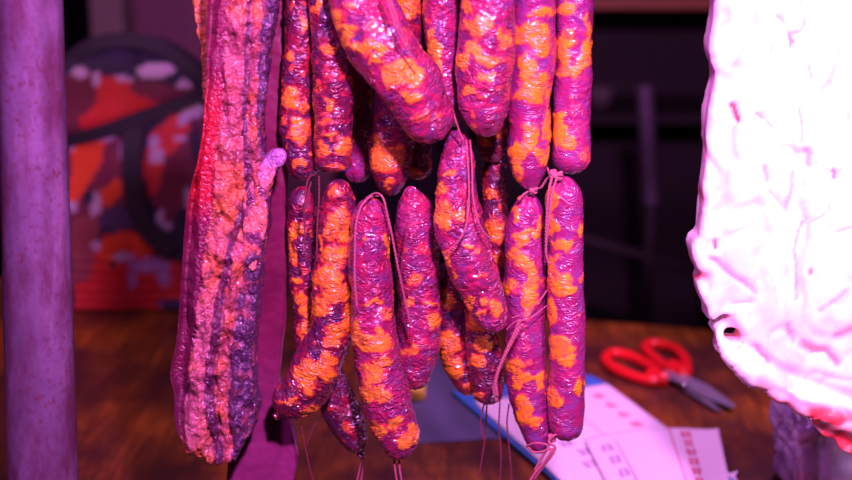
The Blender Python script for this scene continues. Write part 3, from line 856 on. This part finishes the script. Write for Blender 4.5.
t = sausage('matte', [(536, -60, 19), (535, -20, 22), (534, 20, 22), (534, 60, 22), (530, 100, 21), (528, 150, 20), (531, 190, 12)], 0.0,
 [(531, 35, 16, 11), (541, 12, 14, 5), (527, 63, 8, 8), (525, 77, 6, 6), (535, 88, 15, 14), (544, 50, 8, 8), (527, 95, 13, 6), (530, 138, 8, 14), (519, 153, 8, 8), (517, 170, 6, 10), (543, 155, 5, 8), (548, 125, 4, 20)],
 'orange-marbled sausage second from the right of the upper row', UP, -.3, nose=(1, 1.3), lump=.7, wr=.5); to_rail(t, 536, 0)
string(t, [[(531, 186, .998), (540, 188, .994), (546, 180, .992), (550, 176, .99)], [(531, 190, .998), (524, 194, .996), (519, 200, .992)], [(543, 160, 1.02), (549, 172, 1.01), (552, 184, 1.0)]], .0012)
t = sausage('matte', [(577, -60, 15), (576, -20, 18), (575, 20, 18), (574, 60, 18), (572, 100, 19), (571, 140, 19), (571, 174, 15)], .006,
 [(566, 38, 9, 7), (562, 52, 6, 16), (570, 70, 12, 6), (583, 62, 7, 8), (586, 50, 5, 14), (566, 8, 7, 6), (588, 28, 4, 12, .8), (560, 115, 7, 3), (558, 130, 6, 12), (565, 141, 9, 9), (583, 155, 6, 8, .5)],
 'orange and violet sausage at the far right end of the upper row', UP, -.3, nose=(1, .85), lump=.7, wr=.5); to_rail(t, 577, 0)

# ---- lower tier
t = sausage('gloss', [(303, 186, 11), (302, 205, 15), (301, 235, 15), (303, 280, 14), (305, 320, 12), (308, 356, 9)], .022,
 [(296, 227, 5, 5), (290, 241, 4, 8), (293, 255, 5, 8), (305, 310, 7, 6), (301, 297, 8, 5), (306, 333, 5, 12), (297, 281, 6, 4)],
 'slim dark glossy sausage at far left of the lower row', LO, -.1)
t = sausage('gloss', [(340, 179, 15), (339, 205, 18), (335, 245, 19), (332, 290, 20), (329, 330, 21), (320, 362, 25), (305, 388, 25), (279, 414, 14)], -.002,
 [(335, 193, 6, 6), (341, 226, 10, 16), (335, 235, 8, 6), (336, 257, 14, 8), (322, 243, 4, 6), (349, 253, 5, 8), (330, 277, 14, 10), (337, 293, 14, 8), (322, 308, 7, 8), (339, 329, 12, 6), (347, 320, 5, 14), (330, 339, 8, 8), (307, 375, 8, 14), (324, 372, 10, 10), (312, 413, 12, 7, .7), (288, 401, 6, 3), (330, 360, 8, 5), (308, 390, 8, 6)],
 'orange-spotted sausage whose lower end curls to the left', LO, -.2, tip=(False, True), nose=(1, .9), lump=1.3, wr=1.4)
string(t, [[(301, 424, 1.0), (304, 440, 1.0), (308, 460, 1.0), (313, 482, 1.0)], [(316, 423, 1.01), (311, 434, 1.01), (307, 444, 1.01)]], .0008, 'string_dark')
t = sausage('pink', [(371, 197, 11), (370, 215, 18), (369, 250, 21), (371, 290, 22), (375, 330, 23), (380, 365, 24), (390, 405, 25), (398, 436, 21), (398, 459, 12)], -.014,
 [(389, 247, 3, 10), (377, 200, 6, 3, .6), (373, 304, 10, 3, .8), (357, 331, 4, 8), (367, 343, 10, 9), (382, 345, 8, 8), (388, 314, 6, 5, .6), (377, 331, 4, 4), (374, 372, 12, 12, .8), (385, 363, 8, 5), (368, 392, 8, 8), (382, 395, 8, 6), (377, 430, 6, 8), (394, 424, 8, 6), (406, 442, 8, 8), (414, 430, 4, 6), (359, 343, 5, 4)],
 'long magenta sausage at front centre of the lower row, under a thread loop', LO, -.2, wr=1.3)
string(t, [[(378, 196, .985), (370, 197, .976), (361, 207, .968), (356, 225, .962), (355, 250, .960), (355, 280, .960), (357, 306, .960)],
           [(366, 198, .98), (376, 193, .976), (383, 198, .972), (387, 213, .970), (392, 235, .970), (397, 262, .972), (404, 295, .980), (411, 326, .985)],
           [(394, 457, .985), (395, 468, .985), (397, 482, .985)], [(399, 457, .985), (400, 470, .985), (402, 482, .985)]], .0011)
t = sausage('gloss', [(322, 350, 14), (328, 375, 17), (338, 402, 19), (350, 428, 17), (360, 452, 9)], .030,
 [(350, 428, 5, 6, .5)], 'dark sausage tail in shade behind the curled sausage', LO, -.15, tip=(False, True), nose=(1, 1.3))
string(t, [[(362, 450, 1.03), (361, 462, 1.03), (357, 482, 1.03)], [(364, 448, 1.03), (364, 462, 1.03), (361, 482, 1.03)]], .0009)
t = sausage('pink', [(409, 186, 10), (413, 205, 18), (416, 240, 22), (418, 280, 22), (419, 320, 22), (418, 355, 20), (412, 389, 11)], .018,
 [(417, 279, 8, 5, .6), (409, 304, 8, 4, .7), (432, 304, 6, 3, .7), (409, 350, 8, 5, .7), (434, 322, 4, 8, .7), (425, 250, 8, 4, .4)],
 'reddish-violet sausage with few fat spots, right of the long magenta one', LO, -.3, nose=(1.2, 1.0))
string(t, [[(407, 222, .99), (404, 245, .99), (401, 272, .99)]], .0006, 'string_dark')
t = sausage('pink', [(458, 131, 12, .02), (457, 160, 18, .005), (456, 190, 21), (459, 220, 25), (466, 250, 26), (477, 280, 24), (489, 308, 20), (498, 332, 12)], -.014,
 [(449, 174, 8, 3, .8), (441, 191, 4, 5), (444, 214, 8, 12), (460, 216, 5, 6), (468, 243, 5, 4, .7), (447, 258, 4, 6), (478, 251, 6, 4, .6), (496, 308, 6, 11), (482, 304, 5, 6, .7), (466, 306, 4, 8), (453, 275, 4, 5), (480, 316, 5, 3), (484, 275, 4, 5, .6)],
 'bent sausage at front, its foot swinging right with a pale orange end', LO, -.2, wr=1.5, lump=1.4)
string(t, [[(466, 140, .99), (468, 165, .975), (469, 195, .965), (468, 215, .958), (463, 235, .955), (452, 248, .957), (444, 256, .962)], [(470, 140, .99), (472, 165, .975), (473, 195, .965), (478, 220, .960), (484, 232, .960), (491, 239, .962)], [(468, 200, .962), (466, 225, .956), (459, 240, .955)]], .0009)
t = sausage('gloss', [(448, 262, 12), (450, 290, 15), (453, 325, 17), (459, 360, 17), (472, 394, 9)], .036,
 [(450, 345, 7, 9), (455, 370, 8, 9), (445, 362, 5, 10), (448, 300, 7, 9, .8), (468, 388, 8, 3)],
 'dim sausage behind the bent one, third piece right of the long magenta sausage', LO, -.15)
string(t, [[(487, 400, 1.02), (486, 425, 1.02), (484, 445, 1.02), (479, 476, 1.02)], [(485, 400, 1.02), (481, 420, 1.02), (483, 440, 1.02)]], .0009, 'string_dark')
t = sausage('gloss', [(476, 300, 12), (480, 325, 16), (484, 350, 18), (487, 375, 17), (490, 404, 11)], .022,
 [(475, 325, 7, 9), (486, 345, 9, 7, .8), (478, 362, 6, 5, .8), (475, 394, 8, 3, .7)],
 'short shaded sausage just beneath the foot of the bent sausage', LO, -.15)
string(t, [[(500, 400, 1.01), (499, 427, 1.01), (501, 455, 1.01), (500, 482, 1.01)], [(509, 404, 1.01), (507, 425, 1.01), (510, 455, 1.01), (512, 482, 1.01)]], .0009, 'string_dark')
t = sausage('gloss', [(494, 158, 10), (495, 190, 13), (497, 230, 14), (499, 270, 13), (500, 305, 10)], .062,
 [(492, 195, 6, 5), (495, 230, 8, 10), (498, 258, 6, 7)], 'shadowed olive-orange sausage deep in the gap right of the bent sausage', LO, -.1)
t = sausage('matte', [(531, 193, 8), (528, 207, 17), (525, 235, 20.5), (525, 275, 21), (525, 320, 21), (526, 365, 21), (530, 405, 19), (536, 430, 16), (541, 453, 9)], .004,
 [(515, 212, 4, 6), (531, 235, 9, 4), (540, 224, 4, 8, .8), (519, 239, 7, 6), (517, 257, 10, 8), (527, 266, 6, 4), (510, 287, 8, 8), (527, 302, 8, 12), (531, 280, 5, 14), (515, 366, 8, 8), (531, 376, 14, 4), (519, 384, 5, 6), (523, 410, 8, 12), (534, 422, 8, 6), (541, 384, 4, 8)],
 'sausage with wrinkled pale shoulder at lower right, left of the rightmost pair', LO, -.3, nose=(1.5, 1.2), lump=.8, wr=.8)
knot(t, 533, 190, .996, .0035)
string(t, [[(546, 306, .985), (530, 318, .972), (515, 322, .972), (506, 330, .975)], [(547, 290, .99), (540, 300, .977), (526, 312, .972), (512, 318, .973)]], .0007)
string(t, [[(520, 320, .972), (514, 335, .972), (506, 352, .972), (498, 372, .972), (494, 388, .972), (497, 401, .972)], [(522, 324, .970), (512, 342, .970), (502, 362, .970), (496, 380, .970), (497, 396, .970)]], .0018)
t = sausage('matte', [(562, 176, 10), (564, 193, 17), (565, 225, 18), (566, 270, 18), (567, 320, 18.5), (567, 365, 18.5), (567, 405, 18.5), (566, 440, 14)], -.008,
 [(550, 201, 4, 14), (553, 226, 5, 8), (562, 245, 9, 5), (579, 230, 4, 6), (552, 264, 5, 8), (560, 283, 12, 9), (570, 291, 5, 4), (550, 312, 5, 12), (552, 270, 5, 10), (560, 345, 13, 9), (562, 358, 12, 6), (550, 395, 6, 9), (579, 387, 4, 8), (557, 401, 4, 4), (566, 340, 8, 4)],
 'straight violet sausage at the far right of the lower row', LO, -.3, nose=(1.1, .9), lump=.6, wr=.4)
knot(t, 556, 175, .985, .0045, sx=1.3)
string(t, [[(553, 174, .983), (549, 190, .975), (547, 215, .974), (546, 245, .976), (547, 262, .980)], [(557, 177, .980), (552, 195, .974), (549, 220, .973), (546, 250, .976), (549, 265, .980)]], .0013)
knot(t, 552, 438, .985, .0035)
string(t, [[(560, 434, .985), (553, 436, .978), (549, 442, .975), (555, 447, .973), (552, 455, .972), (544, 465, .972), (534, 479, .972)],
           [(528, 447, .985), (534, 452, .976), (544, 451, .974), (552, 449, .972), (546, 460, .970), (536, 472, .970), (528, 484, .970)],
           [(527, 446, .985), (536, 443, .978), (548, 446, .975), (541, 459, .975), (535, 470, .975)]], .0015)
# hooks for pork pieces
for (px, Y, par) in ((250, YBk+.017, pb), (265, YBk+.055, sl), (202, YBk+.018, ps), (790, YF+.02, fs), (900, YF+.02, fs)):
    c = PV(px, -56 if par is not ps else -48, Y)
    yo = RY-.0115 if Y < RY+.004 else RY+.0115
    v = tube([c+Vector((0, 0, -.012)), c+Vector((.004, 0, .008)), Vector((c.x, lerp(c.y, yo, .7), lerp(c.z, RZ, .7))), Vector((c.x, yo, RZ)), Vector((c.x, RY, RZ+.0118)), Vector((c.x, 2*RY-yo, RZ)), Vector((c.x, 2*RY-yo, RZ-.008))], .0018, n=40, seg=8)
    obj('hanging_hook' if False else 'hanging_string', join([v]), M['string'], par)

# ================================================================== THINGS ON THE TABLE
# scissors
M['redplastic'] = simple('red_plastic_handle', (.78, .012, .018), .32, col2=(.66, .010, .015), scale=40, spec=.6)
M['blade'] = simple('scissor_steel', (.36, .32, .42), .38, .5, scale=80, stretch=(1, 1, 1))
sc_ = thing('scissors', None, 'open pair of scissors with red plastic handles lying on the table', 'scissors')
zs = TZ+.0075
def ringpts(L): return [PZ(x, y, zs) for x, y in L]
h1 = [(606, 357), (614, 353), (630, 356), (646, 364), (657, 372), (660, 379), (652, 381), (636, 377), (618, 370), (608, 363)]
h2 = [(645, 347), (652, 343.5), (668, 346), (680, 353), (686, 363), (686, 373), (679, 373), (669, 368.5), (659, 362), (650, 354)]
obj('handle', join([loop_tube(ringpts(h1), .0068, 14, .95, 80), tube(ringpts([(650, 375), (660, 379), (668, 380)]), .0095, seg=14)]), M['redplastic'], sc_)
obj('handle', join([loop_tube(ringpts(h2), .0068, 14, .95, 80), tube(ringpts([(672, 366), (680, 371), (684, 376)]), .0095, seg=14)]), M['redplastic'], sc_)
def blade(poly, z0, th):
    bm = bmesh.new(); vs = [PZ(x, y, TZ) for x, y in poly]
    lo_ = [bm.verts.new((v.x, v.y, z0)) for v in vs]; hi_ = [bm.verts.new((v.x, v.y, z0+th)) for v in vs]
    bm.faces.new(hi_); bm.faces.new(lo_[::-1])
    for i in range(len(vs)): bm.faces.new((lo_[i], lo_[(i+1) % len(vs)], hi_[(i+1) % len(vs)], hi_[i]))
    bmesh.ops.recalc_face_normals(bm, faces=bm.faces)
    bmesh.ops.bevel(bm, geom=list(bm.edges), offset=.0006, segments=2, affect='EDGES')
    return bm
obj('blade', blade([(664, 376), (684, 381), (708, 392), (736, 413), (730, 413.5), (700, 402), (676, 388), (662, 383)], TZ+.0065, .0025), M['blade'], sc_, sm=False)
obj('blade', blade([(682, 375), (690, 378), (692, 388), (722, 416), (714, 413), (684, 394), (674, 385)], TZ+.003, .0025), M['blade'], sc_, sm=False)
pc = PZ(684, 385, TZ+.009)
obj('pivot_screw', join([lathe([(.005, 0), (.005, .0015), (.0035, .003), (.0008, .0034)], (pc.x, pc.y, TZ+.009), 24)]), M['steel'], sc_)

# blue folder + papers
def flat(name, poly, z, th, mat, parent=None):
    bm = bmesh.new(); vs = [PZ(x, y, z) for x, y in poly]
    lo_ = [bm.verts.new((v.x, v.y, z-th)) for v in vs]; hi_ = [bm.verts.new((v.x, v.y, z)) for v in vs]
    bm.faces.new(hi_); bm.faces.new(lo_[::-1])
    for i in range(len(vs)): bm.faces.new((lo_[i], lo_[(i+1) % len(vs)], hi_[(i+1) % len(vs)], hi_[i]))
    bmesh.ops.recalc_face_normals(bm, faces=bm.faces)
    return obj(name, bm, mat, parent, sm=False)
M['blue'] = simple('blue_folder_plastic', (.05, .22, .60), .35, col2=(.04, .18, .52), scale=10)
M['paper'] = simple('white_paper', (.80, .76, .80), .8, col2=(.76, .71, .76), scale=15)
M['paperdull'] = simple('grey_sheet', (.085, .095, .17), .5, col2=(.07, .075, .14), scale=12)
M['print'] = simple('red_ink', (.75, .06, .16), .8, scale=30)
M['grey_print'] = simple('grey_ink', (.42, .30, .46), .8, scale=30)
fo = flat('folder', [(452, 391), (590, 375), (608, 384), (760, 500), (590, 510)], TZ+.006, .0055, M['blue'])
tag(fo, 'flat blue folder underneath the printed white papers', 'folder')
tag(flat('plastic_sheet', [(385, 350), (452, 346), (476, 392), (508, 438), (400, 444)], TZ+.0015, .0012, M['paperdull']), 'dull grey-blue sheet on the table behind the hanging strings', 'sheet')
def sheet(name, corners, z, curl, mat, label, cat, group):
    """corners px tl,tr,br,bl; curl(u,v) -> height"""
    P_ = [PZ(x, y, z) for x, y in corners]; n = 36
    V, Fc = [], []
    for side in (0, 1):
        for i in range(n+1):
            for j in range(n+1):
                u, v = i/n, j/n
                p = P_[0].lerp(P_[1], u).lerp(P_[3].lerp(P_[2], u), v)
                V.append(p+Vector((0, 0, curl(u, v)+side*.0005)))
    S_ = (n+1)**2
    for i in range(n):
        for j in range(n):
            a, b, c, d = i*(n+1)+j, (i+1)*(n+1)+j, (i+1)*(n+1)+j+1, i*(n+1)+j+1
            Fc.append((a+S_, b+S_, c+S_, d+S_)); Fc.append((d, c, b, a))
    rim = [i*(n+1) for i in range(n+1)] + [n*(n+1)+j for j in range(1, n+1)] + [i*(n+1)+n for i in range(n-1, -1, -1)] + [j for j in range(n-1, 0, -1)]
    for a, b in zip(rim, rim[1:]+rim[:1]): Fc.append((a, b, b+S_, a+S_))
    bm = bmesh.new(); bm.from_mesh(mesh(V, Fc)); bmesh.ops.recalc_face_normals(bm, faces=bm.faces)
    t = thing(name, None, label, cat, group)
    obj('page', bm, mat, t)
    at = lambda u, v: P_[0].lerp(P_[1], u).lerp(P_[3].lerp(P_[2], u), v)+Vector((0, 0, curl(u, v)+.0009))
    return t, at
def glyph(at, u0, v0, du, dv, rnd):
    """a blocky printed character from a few strokes"""
    parts = []
    st = []
    for k in range(3): st.append((0, .12+.36*k, 1, .12+.36*k) if rnd.random() < .8 else (.2, .12+.36*k, .8, .12+.36*k))
    for k in range(2): st.append((.2+.55*k, 0, .2+.55*k+rnd.uniform(-.1, .1), 1))
    for x0, y0, x1, y1 in st:
        w_ = .07
        if abs(x1-x0) > abs(y1-y0): q = [(x0, y0-w_), (x1, y1-w_), (x1, y1+w_), (x0, y0+w_)]
        else: q = [(x0-w_, y0), (x0+w_, y0), (x1+w_, y1), (x1-w_, y1)]
        parts.append(([at(u0+a*du, v0+b*dv) for a, b in q], [(0, 1, 2, 3)]))
    return parts
rnd = random.Random(5)
z1 = TZ+.0075
t, at = sheet('printed_paper', [(474, 402), (607, 384), (724, 470), (588, 506)], z1, lambda u, v: .0015*math.sin(u*3)*v, M['paper'],
  'larger printed white paper with a row of red characters, lying on the folder', 'paper', 'printed papers on the folder')
parts = []
for k in range(7): parts += glyph(at, .80, .10+.115*k, .07, .06, rnd)
obj('red_printing', join(parts), M['print'], t, sm=False)
parts = []
for k in range(8): parts += glyph(at, .22+.05*(k % 2), .10+.10*k, .10, .055, rnd)
parts.append(([at(.55, .05), at(.56, .05), at(.56, .95), at(.55, .95)], [(0, 1, 2, 3)]))
obj('grey_printing', join(parts), M['grey_print'], t, sm=False)
def curl2(u, v): return .002 + .010*math.sin(min(1, u*1.1)*PI)*.6 + .004*u
t, at = sheet('printed_paper', [(584, 441), (718, 434), (731, 496), (618, 508)], z1+.003, curl2, M['paper'],
  'curled white paper overlapping in front, with a vertical column of red characters', 'paper', 'printed papers on the folder')
parts = []
for k in range(6): parts += glyph(at, .70, .06+.15*k, .085, .11, rnd)
parts.append(([at(.62, .0), at(.628, .0), at(.628, .98), at(.62, .98)], [(0, 1, 2, 3)]))
obj('red_printing', join(parts), M['print'], t, sm=False)
parts = []
for k in range(4): parts += glyph(at, .08+.02*k, .15+.2*k, .09, .12, rnd)
parts.append(([at(.20, .1), at(.21, .1), at(.25, .98), at(.235, .98)], [(0, 1, 2, 3)]))
obj('grey_printing', join(parts), M['grey_print'], t, sm=False)
# scrap of torn paper
tag(flat('paper_scrap', [(722, 468), (730, 473), (738, 471), (735, 477), (742, 486), (724, 490)], TZ+.004, .001, M['paper']), 'tiny torn white scrap sticking out right of the curled paper', 'paper')
# yellow bit
M['yellow'] = simple('yellow_plastic', (.70, .55, .04), .5, scale=30)
yc = PZ(416, 393, TZ+.01)
bm = bx(bmesh.new(), (yc.x-.011, yc.y-.006, TZ+.002), (yc.x+.011, yc.y+.02, TZ+.016), .004)
tag(obj('bottle_cap', bm, M['yellow']), 'small yellow object half hidden between two sausages, on the grey-blue sheet', 'cap')

# crumpled plastic bag at lower right
ol = catm_closed([(801, 415), (812, 408), (826, 420), (845, 432), (870, 428), (900, 440), (910, 520), (870, 540), (815, 530), (800, 490)], 4)
me = slab(ol, 1.13, .10, .004, 4)
def pbd(co, n):
    r = abs(N(co, 40, 3)); r2 = abs(N(co, 95, 6))
    x, y = proj(co)
    return n*(.012*r+.006*r2-.004 - .012*math.exp(-((x-823)/5)**2))
displace(me, pbd)
for v in me.vertices:
    if v.co.z < TZ+.001: v.co.z = TZ+.001
M['plastic'] = simple('crumpled_plastic', (.50, .40, .62), .25, col2=(.30, .22, .42), scale=25, spec=.8, coat=.5)
tag(obj('plastic_bag', me, M['plastic']), 'crumpled purplish plastic bag at bottom right, under the white fat', 'bag')

# everything is built in world space; move each Empty to its thing's base, keeping the children where they are
bpy.context.view_layer.update()
for o in [o for o in S.objects if o.type == 'EMPTY']:
    lo = Vector((1e9,)*3); hi = Vector((-1e9,)*3)
    for c in o.children:
        for v in c.bound_box:
            v = c.matrix_world @ Vector(v)
            for k in range(3): lo[k] = min(lo[k], v[k]); hi[k] = max(hi[k], v[k])
    base = Vector(((lo.x+hi.x)/2, (lo.y+hi.y)/2, lo.z))
    o.location = base
    for c in o.children: c.location = c.location - base
